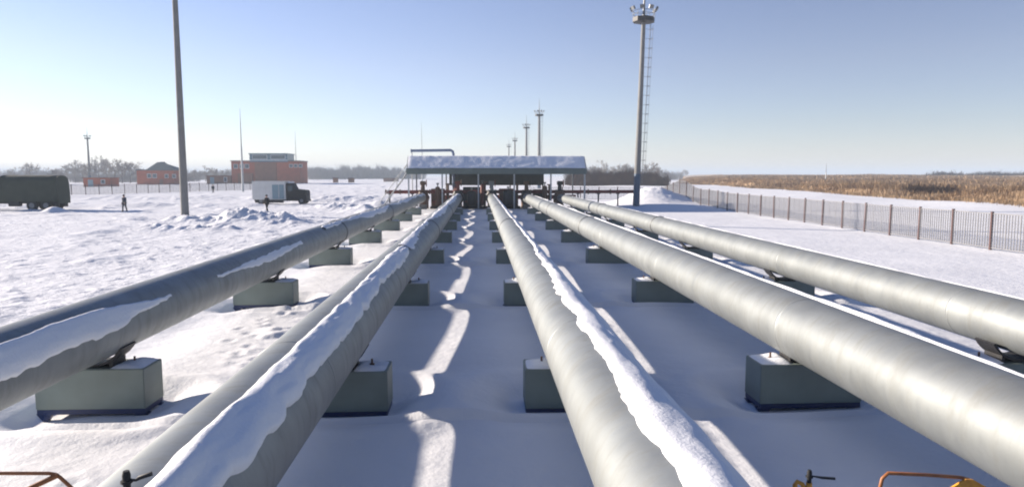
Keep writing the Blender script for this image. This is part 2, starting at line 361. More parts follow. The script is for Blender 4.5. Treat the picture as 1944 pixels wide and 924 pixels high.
# ---------------------------------------------------------------- supports
def support(r, seed):
    random.seed(seed)
    root = empty('pipe_support', (0, 0, 0))
    hw = BW/2
    m = MB().bbox(-hw, hw, 0, BD, BZ0, BZ1, .012)
    m.build('box_beam', 'box', root)
    MB().box(-hw+.01, hw-.01, .012, BD-.012, BZ0-.085, BZ0-.002).build('base_beam', 'navy', root)
    for sx in (-1, 1):
        for sy in (0, 1):
            x = sx*(hw-.10); y = .10 if sy == 0 else BD-.10
            g_ = MB(); z1 = BZ0-.087
            g_.add([(x-.13, y-.05, z1), (x+.13, y-.05, z1), (x+.13, y+.05, z1), (x-.13, y+.05, z1), (x-.03, y-.03, -.20), (x+.03, y-.03, -.20), (x+.03, y+.03, -.20), (x-.03, y+.03, -.20)],
                   [(0,1,2,3), (4,7,6,5), (0,4,5,1), (1,5,6,2), (2,6,7,3), (3,7,4,0)])
            g_.box(x-.05, x+.05, y-.05, y+.05, -.7, -.201)
            g_.build('leg', 'navy', root)
    # cradle
    m = MB(); N = 14; y0, y1 = .10, BD-.10; zc = PZ
    a = [math.radians(180+(-62+124*k/N)) for k in range(N+1)]
    for k in range(N):
        for ra, rb in ((r+.004, r+.045),):
            p0 = [(rr*math.sin(t_), zc+rr*math.cos(t_)) for t_ in (a[k], a[k+1]) for rr in (ra, rb)]
            m.add([(px, yy, pz) for yy in (y0, y1) for px, pz in p0], [(0,1,3,2), (4,6,7,5), (0,4,5,1), (2,3,7,6), (0,2,6,4), (1,5,7,3)])
    for sx in (-1, 1):
        m.box(sx*.30-.03, sx*.30+.03, y0+.02, y1-.02, BZ1-.003, zc-math.sqrt((r+.04)**2-.09)+.03)
    m.box(-.36, .36, y0+.21, y0+.25, BZ1-.003, zc-r-.03)
    m.build('cradle', 'dark', root)
    for sx in (-1, 1):
        m = MB().tube([(sx*(r+.05), BD/2, BZ1-.01), (sx*(r+.05), BD/2, BZ1+.13)], .018, 8)
        m.tube([(sx*(r+.05), BD/2, BZ1), (sx*(r+.05), BD/2, BZ1+.05)], .045, 6).build('clamp_bolt', 'brown', root)
    # snow lying on the box
    for s_ in (-1, 1):
        xa, xb = (.32, hw-.015) if s_ > 0 else (-hw+.015, -.32)
        nxs, nys = 16, 12; V = []; 
        ph = random.random()*50
        for j in range(nys+1):
            for i_ in range(nxs+1):
                u = i_/nxs; v = j/nys
                e = min(1, min(u, 1-u)*5)*min(1, min(v, 1-v)*4.5)
                hN = .045+.07*float(vn(np.array([u*2.2+ph]), np.array([v*2+ph]))[0])
                if s_ < 0: hN += .02*u
                else: hN += .02*(1-u)
                V.append((xa+(xb-xa)*u, .012+(BD-.024)*v, BZ1-.008+max(hN, -.01)*math.sqrt(e)))
        Fs = [(j*(nxs+1)+i_, j*(nxs+1)+i_+1, (j+1)*(nxs+1)+i_+1, (j+1)*(nxs+1)+i_) for j in range(nys) for i_ in range(nxs)]
        mm = MB().add(V, Fs, True); mm.build('snow_cover', 'snow_cap', root)
    return root
ordn = ['nearest', 'second nearest', 'third nearest', 'fourth nearest', 'fifth nearest', 'second farthest', 'farthest']
pn = ['leftmost pipeline', 'second pipeline from the left', 'middle pipeline', 'fourth pipeline from the left', 'rightmost pipeline']
protos = [[support(.535, 100+k) for k in range(3)], None]
used = [False]*3
for i in range(5):
    for k in range(NROW):
        v = (i*2+k) % 3
        base = protos[0][v]
        if not used[v]: o = base; used[v] = True
        else: o = copy_tree(base)
        yy = ROW0+k*DROW + (.25 if i == 0 else 0)
        o.location = (PX[i]+[-.08, -.03, .14, .1, .0][i], yy, [.03, 0, 0, .02, -.02][i])
        o.rotation_euler = (0, 0, random.uniform(-.012, .012))
        lit = 'grey-green box support under the %s, %s of its row' % (pn[i].replace('pipeline from the left', 'pipeline from left'), ordn[k])
        tag(o, lit, 'pipe support', 'box supports under the pipelines')
# ---------------------------------------------------------------- foreground fittings on the near side
def handrail(name, label, pts, mat_, r, extra=None, plate=None):
    o = empty(name, (0, 0, 0)); tag(o, label, 'handrail')
    MB().tube(pts, r, 12).build('top_rail', mat_, o)
    if extra:
        m = MB()
        for e in extra: m.tube(e, r*1.0, 10)
        m.build('post', mat_, o)
    if plate: plate.build('plate', 'yellow', o)
    return o
# a few metres in front of the viewer, legs run down to the snow
o = empty('handrail', (-3.6, 4.9, 0)); tag(o, 'orange-brown bent tube handrail in the bottom left corner', 'handrail')
def P(x, y, z): return (x+3.6, y-4.9, z)
zt = 1.765
MB().tube([P(-6.2, 5.05, zt), P(-3.10, 4.9, zt), P(-3.05, 4.9, zt-.010), P(-3.02, 4.9, zt-.035), P(-2.94, 4.9, zt-.12), P(-2.92, 4.9, zt-.2), P(-2.92, 4.9, -.1)], .013, 12).build('top_rail', 'orange', o)
MB().tube([P(-3.04, 4.9, zt-.016), P(-3.22, 4.8, zt-.085), P(-3.6, 4.6, zt-.26), P(-4.3, 4.4, -.1)], .019, 10).build('brace', 'orange', o)
MB().tube([P(-5.9, 5.03, zt-.01), P(-5.9, 5.03, -.1)], .013, 10).build('post', 'orange', o)
o = empty('handrail', (3.6, 5, 0)); tag(o, 'yellow and orange tube handrail hoop with yellow plate at the bottom right', 'handrail')
def P(x, y, z): return (x-3.6, y-5, z)
MB().tube([P(3.13, 5, -.1), P(3.13, 5, 1.46), P(3.145, 5, 1.54), P(3.19, 5, 1.583), P(3.5, 5, 1.562), P(3.78, 5, 1.535), P(3.84, 5, 1.52), P(3.87, 5, 1.46), P(3.87, 5, -.1)], .014, 12).build('top_rail', 'orange', o)
m = MB(); pl = [(3.75, 1.505), (3.80, 1.535), (3.86, 1.53), (4.02, 1.44), (4.02, 1.36), (3.70, 1.38), (3.66, 1.45)]; n = len(pl)
m.add([P(x, 4.965, z) for x, z in pl]+[P(x, 4.983, z) for x, z in pl], [tuple(range(n)), tuple(reversed(range(n, 2*n)))]+[(k, k+n, (k+1) % n+n, (k+1) % n) for k in range(n)]); m.build('plate', 'yellow', o)
MB().tube([P(3.99, 5.0, 1.42), P(3.99, 5.0, -.1)], .014, 10).build('post', 'orange', o)

def valve(x, y, z, label, ang, L, tilt, yellow=True):
    o = empty('stem_valve', (x, y, 0)); tag(o, label, 'valve')
    MB().tube([(0, 0, -.2), (0, 0, z-.16)], .022, 12).build('riser_pipe', 'yellow' if yellow else 'orange', o)
    m = MB().tube([(0, 0, z-.16), (0, 0, z-.135), (0, 0, z-.13), (0, 0, z-.10)], [.032, .032, .022, .022], 12); m.build('valve_body', 'yellow' if yellow else 'brown', o)
    m = MB().tube([(0, 0, z-.10), (0, 0, z-.02), (0, 0, z)], [.016, .019, .014], 12); m.tube([(0, 0, z-.06), (0, 0, z-.045)], .027, 6); m.build('stem', 'black', o)
    d = Vector((math.cos(ang), math.sin(ang), 0)); e = d*L+Vector((0, 0, tilt))
    m = MB().tube([(0, 0, z-.045), d*.04+Vector((0, 0, z-.05)), e*.5+Vector((0, 0, z-.05)), e+Vector((0, 0, z-.045))], [.007, .007, .011, .011], 8); m.build('lever', 'dark', o)
    return o
valve(-1.67, 3.2, 2.51, 'black stem valve with a lever in front of the second pipeline, bottom left', .2, .11, .02, False)
v = valve(2.535, 4.95, 1.645, 'black stem valve with horizontal lever on a yellow riser, bottom right', -.15, .19, -.015)
MB().tube([(-.10, .02, 1.30), (-.10, .02, 1.52), (-.085, .02, 1.545), (-.05, .01, 1.53), (-.015, 0, 1.46)], .018, 10).build('bracket', 'yellow', v)
# ---------------------------------------------------------------- lamp masts
def mast(loc, h, label, ladder=True, tk=1.0, group='floodlight masts', detail=True, lean=(0, 0), tint='concrete', blue=True):
    o = empty('floodlight_mast', loc); tag(o, label, 'light mast', group)
    o.rotation_euler = (lean[0], lean[1], 0)
    n = 20 if detail else 10
    zb = 3.7 if blue else 0
    if blue: MB().tube([(0, 0, -.8), (0, 0, zb)], [.40*tk, .37*tk], n).build('painted_foot', 'bluepaint', o)
    MB().tube([(0, 0, zb if blue else -.8), (0, 0, h*.5), (0, 0, h)], [(.36 if blue else .38)*tk, .30*tk, .235*tk], n).build('pole', tint, o)
    # platform: ring floor, railing
    m = MB(); k = 8; R = 1.25
    for a in range(k):
        a0, a1 = 2*PI*a/k, 2*PI*(a+1)/k
        def q(rr, aa, z): return (rr*math.cos(aa), rr*math.sin(aa), z)
        m.add([q(.25, a0, h), q(R, a0, h), q(R, a1, h), q(.25, a1, h), q(.25, a0, h+.5), q(R, a0, h+.5), q(R, a1, h+.5), q(.25, a1, h+.5)],
              [(0,3,2,1), (4,5,6,7), (1,2,6,5), (0,4,7,3)])
    m.build('platform', 'dark', o)
    m = MB()
    for z in (h+.85, h+1.2): m.tube([(R*math.cos(2*PI*a/k), R*math.sin(2*PI*a/k), z) for a in range(k+1)], .025, 6, cap=False)
    for a in range(k): m.tube([(R*math.cos(2*PI*a/k), R*math.sin(2*PI*a/k), h+.5), (R*math.cos(2*PI*a/k), R*math.sin(2*PI*a/k), h+1.2)], .025, 6)
    m.build('railing', 'greysteel', o)
    for a in (160, 200, 250, 290, 340, 20):
        fl = MB(); ar = R_(a); rot = Matrix.Rotation(ar, 3, 'Z') @ Matrix.Rotation(R_(25), 3, 'Y')
        zf = h+1.45
        fl.box(-.06, .14, -.26, .26, -.2, .2, rot, (1.4*math.cos(ar), 1.4*math.sin(ar), zf))
        fl.build('floodlight', 'greysteel', o)
    MB().tube([(0, 0, h), (0, 0, h+1.5), (0, 0, h+5.2)], [.2, .14, .03], 10).build('lightning_rod', 'greysteel', o)
    if ladder:
        m = MB()
        for sy in (-.2, .2): m.tube([(.54, sy, 2.6), (.82, sy, h)], .022, 6)
        zz = 2.8
        while zz < h: 
            xx = .54+(zz-2.6)/(h-2.6)*.28; m.tube([(xx, -.2, zz), (xx, .2, zz)], .014, 5); zz += .35
        m.build('ladder', 'greysteel', o)
        m = MB(); zz = 4.2
        while zz < h-.3:
            xx = .54+(zz-2.6)/(h-2.6)*.28
            m.tube([(xx+.36*math.sin(t_)+.0, -.34*math.cos(t_), zz) for t_ in [PI*q_/8 for q_ in range(9)]], .024, 5)
            m.tube([(.28, 0, zz), (xx, 0, zz)], .02, 5)
            zz += 1.05
        for t_ in (PI*.3, PI*.7): m.tube([(.54+.02+.36*math.sin(t_), -.34*math.cos(t_), 4.2), (.82+.36*math.sin(t_), -.34*math.cos(t_), h-.3)], .012, 5)
        m.build('ladder_cage', 'greysteel', o)
    return o
mast((18.25, 78.6, gz(18.25, 78.6)), 20.7, 'tall concrete floodlight mast with caged ladder and blue foot, right of the canopy', lean=(0, R_(1.3)))
mast((-28.7, 68.5, gz(-28.7, 68.5)), 23.0, 'tall bare concrete mast on the left running out of the top of the picture', ladder=False, blue=False)
mast((18.3, 207, -.2), 21.6, 'slim floodlight mast directly behind the canopy roof, tallest of the far row', detail=False, tk=1.5)
mast((18.3, 262, -.2), 21.6, 'slim floodlight mast behind the canopy roof, second tallest of the far row', detail=False, tk=1.5)
mast((18.6, 350, -.2), 21.0, 'small faint floodlight mast behind the canopy roof, third of the far row', detail=False, ladder=False, tk=1.5)
mast((18.2, 410, -.2), 20.5, 'farthest and smallest faint floodlight mast of the row behind the canopy', detail=False, ladder=False, tk=1.5)
mast((-170, 310, -.2), 19.6, 'distant floodlight mast in front of the frosty trees at the left', detail=False, ladder=False, tk=1.5)
def rod(x, y, h, label):
    o = empty('lightning_mast', (x, y, gz(x, y)-.2)); tag(o, label, 'mast', 'thin lightning masts')
    MB().tube([(0, 0, 0), (0, 0, h*.55)], [.28, .2], 8).build('pole', 'palesteel', o)
    MB().tube([(0, 0, h*.55), (0, 0, h*.8), (0, 0, h)], [.13, .1, .03], 6).build('rod', 'greysteel', o)
rod(-55.5, 165, 19.6, 'thin lightning mast rising beside the flat brick building')
rod(-82, 315, 23.5, 'thin faint lightning mast right of the flat brick building')
rod(-23.5, 290, 26, 'thin lightning mast behind the left end of the canopy')
rod(155, 300, 9.0, 'tiny thin mast on the far edge of the reed field')
# ---------------------------------------------------------------- canopy
CX0, CX1, CY0, CY1 = -7.9, 12.1, 76.4, 86.5
cz = gz(2, 76)
cn = empty('canopy', (2.1, 81, 0)); tag(cn, 'long open steel canopy with snow covered roof over the pipe manifold', 'canopy')
def L(x, y, z): return (x-2.1, y-81, z)
def lbox(m, x0, x1, y0, y1, z0, z1): return m.box(x0-2.1, x1-2.1, y0-81, y1-81, z0, z1)
ym = CY0+1.7; ze = 4.60; zr = 5.98; zb = 5.2
m = MB(); pr = [(CY0, ze), (ym, zr), (CY1, zb), (CY1, zb-.12), (ym, zr-.12), (CY0, ze-.12)]
for xx in (CX0, CX1): m.v += [L(xx, a, b) for a, b in pr]
m.f = [(0,1,4,5), (1,2,3,4), (6,11,10,7), (7,10,9,8)]+[(k, k+6, (k+1) % 6+6, (k+1) % 6) for k in range(6)]; m.sm = [False]*len(m.f)
m.build('roof', 'fascia', cn)
# snow sheet with ripples
def roofsnow(yA, yB, zA, zB):
    nu, nv = 120, 18; V = []
    U, Vv = np.meshgrid(np.linspace(0, 1, nu), np.linspace(0, 1, nv))
    x = CX0+.05+(CX1-CX0-.1)*U;  y = yA+(yB-yA)*Vv
    e = np.minimum(1, np.minimum(U, 1-U)*60)*np.minimum(1, np.minimum(Vv+.02, 1.02-Vv)*14)
    z = zA+(zB-zA)*Vv+.02+(.10+.07*fbm(U*17, Vv*1.6, 5, .6))*np.sqrt(np.clip(e, 0, 1))-.02
    V = np.stack([x-2.1, y-81, z], -1).reshape(-1, 3); ii = np.arange(len(V)).reshape(nv, nu)
    Fq = np.stack([ii[:-1, :-1], ii[:-1, 1:], ii[1:, 1:], ii[1:, :-1]], -1).reshape(-1, 4)
    if yB < yA: Fq = Fq[:, ::-1]
    o = np_mesh('roof_snow', V, Fq, 'snow_cap', True); o.parent = cn
roofsnow(CY0+.02, ym, ze, zr); roofsnow(CY1-.02, ym, zb, zr)
for bb in ((CX0, CX1, CY0-.06, CY0-.005, ze-.62, ze-.02), (CX0, CX1, CY1+.005, CY1+.06, zb-.5, zb-.02), (CX0-.06, CX0-.005, CY0, CY1, ze-.45, ze-.05), (CX1+.005, CX1+.06, CY0, CY1, ze-.45, ze-.05)):
    m = MB(); lbox(m, *bb); m.build('fascia', 'fascia', cn)
m = MB(); lbox(m, -3.6, 8.2, CY1-.3, CY1-.2, 2.6, zb-.15); m.build('back_wall', 'darkpanel', cn)
for k in range(21):
    xk = -3.6+k*.59; m = MB(); lbox(m, xk-.03, xk+.03, CY1-.34, CY1-.301, 2.6, zb-.15); m.build('wall_rib', 'darkpanel', cn)
for xk in (-7.7, -4.0, .0, 4.0, 8.1, 11.9):
    for yk in (CY0+.15, CY1-.15):
        m = MB(); z0 = cz-.3
        m.box(xk-2.1-.08, xk-2.1+.08, yk-81-.09, yk-81+.09, z0, (ze if yk < 80 else zb)-.13); m.box(xk-2.1-.17, xk-2.1+.17, yk-81-.17, yk-81+.17, z0, z0+.34)
        m.build('column', 'palesteel' if yk < 80 else 'greysteel', cn)
for xk in (-7.7, -4.0, .0, 4.0, 8.1, 11.9):
    m = MB().tube([L(xk, CY0+.15, ze-.2), L(xk, CY1-.15, ze-.2)], .06, 6); m.tube([L(xk, CY0+.2, ze-.3), L(xk, ym, zr-.2), L(xk, CY1-.2, zb-.2)], .05, 6).build('truss', 'greysteel', cn)
# vent pipe over roof
o = empty('vent_pipe', (-3.5, 80.8, 0)); tag(o, 'blue-grey vent pipe bent flat above the left end of the canopy roof', 'pipe')
MB().tube([(.6, 0, -.2), (.6, 0, 6.35), (.52, 0, 6.62), (.3, 0, 6.75), (-4.3, 0, 6.68)], .16, 16).build('pipe_run', 'ventblue', o)
MB().tube([(-4.2, 0, 0), (-4.2, 0, 6.5)], .06, 8).build('stay', 'palesteel', o)
MB().tube([(-4.33, 0, 6.68), (-4.25, 0, 6.68)], .22, 16).build('end_flange', 'ventblue', o)
# leaning access ladder at the left end
o = empty('access_stair', (-9.2, 79, 0)); tag(o, 'pale steel stair leaning against the left end of the canopy', 'stair')
for sy in (-.45, .45): MB().tube([(-2.0, sy, -.1), (1.1, sy, 4.1)], .05, 6).build('stringer', 'palesteel', o)
for k in range(13): MB().box(-2.0+k*.24-.13, -2.0+k*.24+.13, -.45, .45, -.1+k*.325, -.06+k*.325).build('tread', 'palesteel', o)
for sy in (-.45, .45):
    m = MB(); m.tube([(-2.0, sy, .9), (1.1, sy, 5.1)], .03, 6)
    for k in (0, 4, 8, 12): m.tube([(-2.0+k*.24, sy, -.1+k*.325), (-2.0+k*.24, sy, .9+k*.325)], .025, 6)
    m.build('handrail', 'palesteel', o)
# manifold: header + five valve assemblies
o = empty('header_pipe', (3, 79.6, 0)); tag(o, 'dark red header pipe running crosswise behind the pipeline ends', 'pipe')
MB().tube([(-13.6, 0, 1.95), (15.4, 0, 1.95)], .20, 16).build('pipe_run', 'rust', o)
for xx in (-13.2, -10.6, -7.2, -2.8, 1.3, 4.8, 8.6, 11, 13.3):
    m = MB(); m.box(xx-.07, xx+.07, -.1, .1, -.3, 1.76); m.box(xx-.2, xx+.2, -.12, .12, 1.68, 1.78); m.build('stand', 'dark', o)
for xx in (-12, -8.6, -5, -1, 3.1, 6.6, 9.8, 12.4): MB().tube([(xx-.05, 0, 1.95), (xx+.05, 0, 1.95)], .30, 16).build('flange', 'brown', o)
MB().tube([(-13.7, 0, 1.95), (-13.6, 0, 1.95)], .3, 16).build('blind_flange', 'brown', o)
o = empty('header_pipe', (3, 84.2, 0)); tag(o, 'lower rusty header pipe at the back under the canopy', 'pipe')
MB().tube([(-7.5, 0, 1.2), (9, 0, 1.2)], .26, 16).build('pipe_run', 'rust', o)
for xx in (-7, -3, 1, 5, 8.5):
    m = MB(); m.box(xx-.08, xx+.08, -.1, .1, -.3, .96); m.build('stand', 'dark', o)
def gate_valve(x, y, label, mats):
    o = empty('gate_valve', (x, y, 0)); tag(o, label, 'valve', 'valves under the canopy')
    m = MB().tube([(0, -1.0, PZ), (0, 1.6, PZ)], .36, 18)
    for yy in (-.95, -.45, .45, .95): m.tube([(0, yy-.07, PZ), (0, yy+.07, PZ)], .55, 18)
    m.tube([(0, 0, .55), (0, 0, 1.0), (0, 0, 1.6), (0, 0, 2.1)], [.3, .52, .52, .34], 18)
    m.build('valve_body', mats[0], o)
    m = MB().tube([(0, 0, 2.1), (0, 0, 2.2)], .45, 16); m.tube([(0, 0, 2.2), (0, 0, 3.05)], [.2, .16], 12); m.bbox(-.25, .25, -.22, .22, 2.75, 3.2, .04)
    m.build('actuator', mats[1], o)
    m = MB(); R = .38
    m.tube([(.32, R*math.cos(2*PI*k/16), 2.95+R*math.sin(2*PI*k/16)) for k in range(17)], .03, 6, cap=False)
    for k in range(3): m.tube([(.32, R*math.cos(PI*k/3), 2.95+R*math.sin(PI*k/3)), (.32, -R*math.cos(PI*k/3), 2.95-R*math.sin(PI*k/3))], .02, 5)
    m.tube([(.2, 0, 2.95), (.34, 0, 2.95)], .05, 8); m.build('handwheel', mats[2], o)
    m = MB(); m.box(-.35, .35, -.3, .3, -.3, .56); o.scale = (1.25, 1, 1); m.build('plinth', 'concrete', o)
    m = MB().tube([(0, 1.6, PZ), (0, 2.4, PZ), (0, 2.75, PZ-.1), (0, 2.9, PZ-.5), (0, 2.9, -.3)], .34, 16); m.build('elbow', 'brown', o)
gv = [('brown', 'brown', 'rust'), ('dark', 'rust', 'brown'), ('dark', 'greysteel', 'rust'), ('dark', 'brown', 'dark'), ('brown', 'dark', 'rust')]
for i in range(5):
    gate_valve(PX[i], PIPE_END+1.5, ['rusty brown gate valve at the far end of the leftmost pipeline', 'dark gate valve with red actuator at the far end of the snow-ridged second pipeline', 'dark gate valve with grey actuator at the far end of the middle pipeline', 'dark gate valve at the far end of the fourth pipeline from the left', 'brown gate valve with dark actuator at the far end of the rightmost pipeline'][i], gv[i])
# smaller vertical equipment between them
for q_, (xx, yy, hh, rr, mm, lb) in enumerate([
    (-4.6, 78.2, 2.6, .28, 'brown', 'rusty vertical vessel between the ends of the first two pipelines'),
    (-.75, 78.6, 2.1, .55, 'dark', 'dark squat vessel between the ends of the second and middle pipelines'),
    (.45, 79.2, 2.9, .22, 'rust', 'slim red vertical vessel just left of the middle pipeline end'),
    (3.4, 78.4, 2.2, .6, 'dark', 'dark vertical vessel between the middle and fourth pipeline ends'),
    (7.6, 78.4, 2.7, .30, 'brown', 'brown vertical vessel between the last two pipeline ends'),
    (-2.6, 79.1, 2.7, .24, 'rust', 'small red vertical vessel behind the second pipeline end')]):
    o = empty('pressure_vessel', (xx, yy, 0)); tag(o, lb, 'vessel', 'vessels under the canopy')
    MB().tube([(0, 0, .35), (0, 0, .45), (0, 0, .6), (0, 0, hh-.2), (0, 0, hh-.06), (0, 0, hh)], [rr*.4, rr*.85, rr, rr, rr*.75, rr*.2], 16).build('shell', mm, o)
    MB().tube([(0, 0, hh-.02), (0, 0, hh+.35)], .06, 8).tube([(-.14, 0, hh+.3), (.14, 0, hh+.3)], .09, 8).build('nozzle', 'greysteel', o)
    for a in range(3):
        MB().tube([(rr*.8*math.cos(2.1*a), rr*.8*math.sin(2.1*a), -.3), (rr*.8*math.cos(2.1*a), rr*.8*math.sin(2.1*a), .6)], .045, 6).build('leg', 'dark', o)
for xx, yy, w_, h_, mm, lb in ((-4.4, 80.5, 2.4, 2.3, 'brown', 'brown equipment skid under the left part of the canopy'), (-.4, 80.5, 3.0, 2.5, 'dark', 'dark equipment skid under the middle of the canopy'), (3.6, 80.6, 2.6, 2.3, 'rust', 'dull red equipment skid under the canopy right of its middle'), (7.5, 80.6, 2.4, 2.2, 'dark', 'dark equipment skid under the right part of the canopy')):
    o = empty('equipment_skid', (xx, yy, 0)); tag(o, lb, 'equipment', 'skids under the canopy')
    MB().bbox(-w_/2, w_/2, -.6, .6, -.1, .25, .02).build('base_frame', 'dark', o)
    MB().bbox(-w_/2+.1, w_/2-.7, -.45, .45, .253, h_, .05).build('housing', mm, o)
    MB().tube([(w_/2-.35, 0, .25), (w_/2-.35, 0, h_+.5)], .14, 12).tube([(w_/2-.35, 0, h_+.5), (w_/2-.35, 0, h_+.62)], .3, 14).build('riser', 'brown', o)
    MB().tube([(-w_/2+.3, -.5, .8), (w_/2-.3, -.55, .8)], .11, 10).build('crossover_pipe', 'rust', o)
# ---------------------------------------------------------------- fences
def fence(pts, label, h=1.95, group=None, posts_mat='fencepost'):
    o = empty('mesh_fence', (pts[0][0], pts[0][1], 0)); tag(o, label, 'fence', group)
    pm = MB().box(-.055, .055, -.055, .055, -.5, h+.06); pm.box(-.06, .06, -.06, .06, h+.05, h+.09)
    L3 = 3.0
    f_ = MB()
    for z in (.12, h-.02): f_.box(.05, L3-.05, -.02, .02, z-.022, z+.022)
    for k in range(16): xk = .05+(L3-.1)*k/15; w_ = .024 if k % 5 == 0 else .016; f_.box(xk-w_, xk+w_, -.012-w_*.3, .012+w_*.3, .14, h-.04)
    for k in range(1, 12): z = .12+(h-.14)*k/12; f_.box(.05, L3-.05, .014, .022, z-.007, z+.007)
    pme = pm.build('post', posts_mat); fme = f_.build('mesh_panel', 'fencewire')
    first = True
    for a, b_ in zip(pts[:-1], pts[1:]):
        d = Vector((b_[0]-a[0], b_[1]-a[1])); n = max(1, round(d.length/L3)); ang = math.atan2(d.y, d.x)
        for k in range(n):
            x = a[0]+d.x*k/n; y = a[1]+d.y*k/n; x2 = a[0]+d.x*(k+1)/n; y2 = a[1]+d.y*(k+1)/n; z = gz(x, y); z2 = gz(x2, y2)
            pc = pme if first else pme.copy(); fc = fme if first else fme.copy()
            if not first: C.objects.link(pc); C.objects.link(fc)
            first = False
            for q_ in (pc, fc): q_.parent = o
            ln = random.uniform(-.02, .02)
            pc.location = (x-pts[0][0], y-pts[0][1], z); pc.rotation_euler = (ln, random.uniform(-.02, .02), ang)
            fc.location = (x-pts[0][0], y-pts[0][1], z); fc.rotation_euler = (0, -math.atan2(z2-z, L3), ang); fc.scale = (d.length/n/L3, 1, 1)
    return o
fence([(27.3, 29.1), (27.3, 104)], 'red-brown post and wire mesh fence along the right side of the compound')
fence([(27.3, 104.5), (8, 112)], 'wire mesh fence crossing behind the canopy at the right')
fence([(-108, 101), (-83, 121), (-58, 190)], 'pale wire mesh fence across the left field behind the truck')
# ---------------------------------------------------------------- reeds
mr_ = bpy.data.materials.new('dry_reed'); mr_.use_nodes = True; t = mr_.node_tree; b = t.nodes['Principled BSDF']; b.inputs['Roughness'].default_value = .8
tc = t.nodes.new('ShaderNodeTexCoord'); n1 = t.nodes.new('ShaderNodeTexNoise'); n1.inputs['Scale'].default_value = .06; n1.inputs['Detail'].default_value = 8; n1.inputs['Roughness'].default_value = .7
mp = t.nodes.new('ShaderNodeMapping'); mp.inputs['Scale'].default_value = (1, .45, 1)
cr = t.nodes.new('ShaderNodeValToRGB'); cr.color_ramp.elements[0].position = .3; cr.color_ramp.elements[0].color = (.17, .105, .058, 1); cr.color_ramp.elements[1].position = .68; cr.color_ramp.elements[1].color = (.50, .345, .195, 1)
e_ = cr.color_ramp.elements.new(.5); e_.color = (.37, .25, .135, 1)
t.links.new(tc.outputs['Object'], mp.inputs[0]); t.links.new(mp.outputs[0], n1.inputs['Vector']); t.links.new(n1.outputs['Fac'], cr.inputs[0]); t.links.new(cr.outputs[0], b.inputs['Base Color'])
def reed_edge(y): return np.maximum(62+.115*(y-78), .30*y)+2.0*fbm(y*.06, y*0+3, 3)*2
def reed_h(x, y): return (1.35+1.3*fbm(x*.07, y*.05, 3))*sst(0, 5, x-reed_edge(y))
rx = np.concatenate([np.linspace(0, 60, 60), np.geomspace(62, 3500, 60)]); ry = np.concatenate([np.linspace(52, 300, 150), np.geomspace(305, 5500, 50)])
U, Vv = np.meshgrid(rx, ry); Xr = U+reed_edge(Vv); Zr = ground_z(Xr, Vv)-.15+(reed_h(Xr, Vv)*.75)*1.0+.45*fbm(Xr*.5, Vv*.4, 3)*sst(0, 4, U)
rise = lambda x, y: 2.6*sst(150, 700, np.hypot(x, y))*sst(0, 40, x-reed_edge(y))
Zr += rise(Xr, Vv)
V1 = np.stack([Xr, Vv, Zr], -1).reshape(-1, 3); ii = np.arange(len(V1)).reshape(U.shape)
F1 = np.stack([ii[:-1, :-1], ii[:-1, 1:], ii[1:, 1:], ii[1:, :-1]], -1).reshape(-1, 4)
nb_ = 110000
q = rng.random(nb_); yb = 52+ (q**1.7)*420; ub = (rng.random(nb_)**1.6)*170-1.0*(rng.random(nb_) < .06); xb = reed_edge(yb)+ub
dd = np.hypot(xb, yb); hb = np.maximum(.5, reed_h(xb, yb)+.35*rng.random(nb_)); wd = .028*(dd/80)*(.7+.8*rng.random(nb_))
an = rng.random(nb_)*PI; zb_ = ground_z(xb, yb)+rise(xb, yb)
lx = rng.normal(0, .16, nb_)*hb; ly = rng.normal(0, .16, nb_)*hb
ax_, ay_ = np.cos(an)*wd, np.sin(an)*wd*.5
z0 = np.zeros(nb_)
V2 = np.stack([np.stack([xb-ax_, yb-ay_, zb_-.1], -1), np.stack([xb+ax_, yb+ay_, zb_-.1], -1), np.stack([xb+lx+ax_*1.5, yb+ly+ay_, zb_+hb*.85], -1), np.stack([xb+lx*1.3, yb+ly*1.3, zb_+hb*1.1], -1)], 1).reshape(-1, 3)
F2 = np.arange(nb_*4).reshape(-1, 4)+len(V1)
rd = np_mesh('reed_bed', np.concatenate([V1, V2]), np.concatenate([F1, F2]), mr_, True); tag(rd, 'golden brown dry reeds covering the field beyond the fence', 'reeds', kind='stuff')
# ---------------------------------------------------------------- trees
def branch(m, p, d, L_, r, depth, rnd, upb=.15, min_r=.02):
    n = 3; pts = [p]; rs = [r]
    for k in range(n):
        d = (d+Vector((rnd.gauss(0, .13), rnd.gauss(0, .13), upb*.3))).normalized(); p = p+d*(L_/n); pts.append(p); rs.append(max(min_r, r*(1-.45*(k+1)/n)))
    m.tube(pts, rs, 5 if r > .08 else 3, cap=False, smooth=False)
    if depth == 0: return
    nb = rnd.choice((3, 4, 4)) if depth > 1 else rnd.choice((4, 5, 6))
    for k in range(nb):
        t_ = rnd.uniform(.3, 1); i_ = min(n-1, int(t_*n)); q_ = pts[i_].lerp(pts[i_+1], t_*n-i_)
        a = rnd.uniform(0, 2*PI); sp = rnd.uniform(.45, .95)
        ax = d.orthogonal().normalized(); ax2 = d.cross(ax)
        nd = (d*math.cos(sp)+(ax*math.cos(a)+ax2*math.sin(a))*math.sin(sp)+Vector((0, 0, upb))).normalized()
        branch(m, q_, nd, L_*rnd.uniform(.55, .78), max(min_r, rs[i_]*.55), depth-1, rnd, upb, min_r)
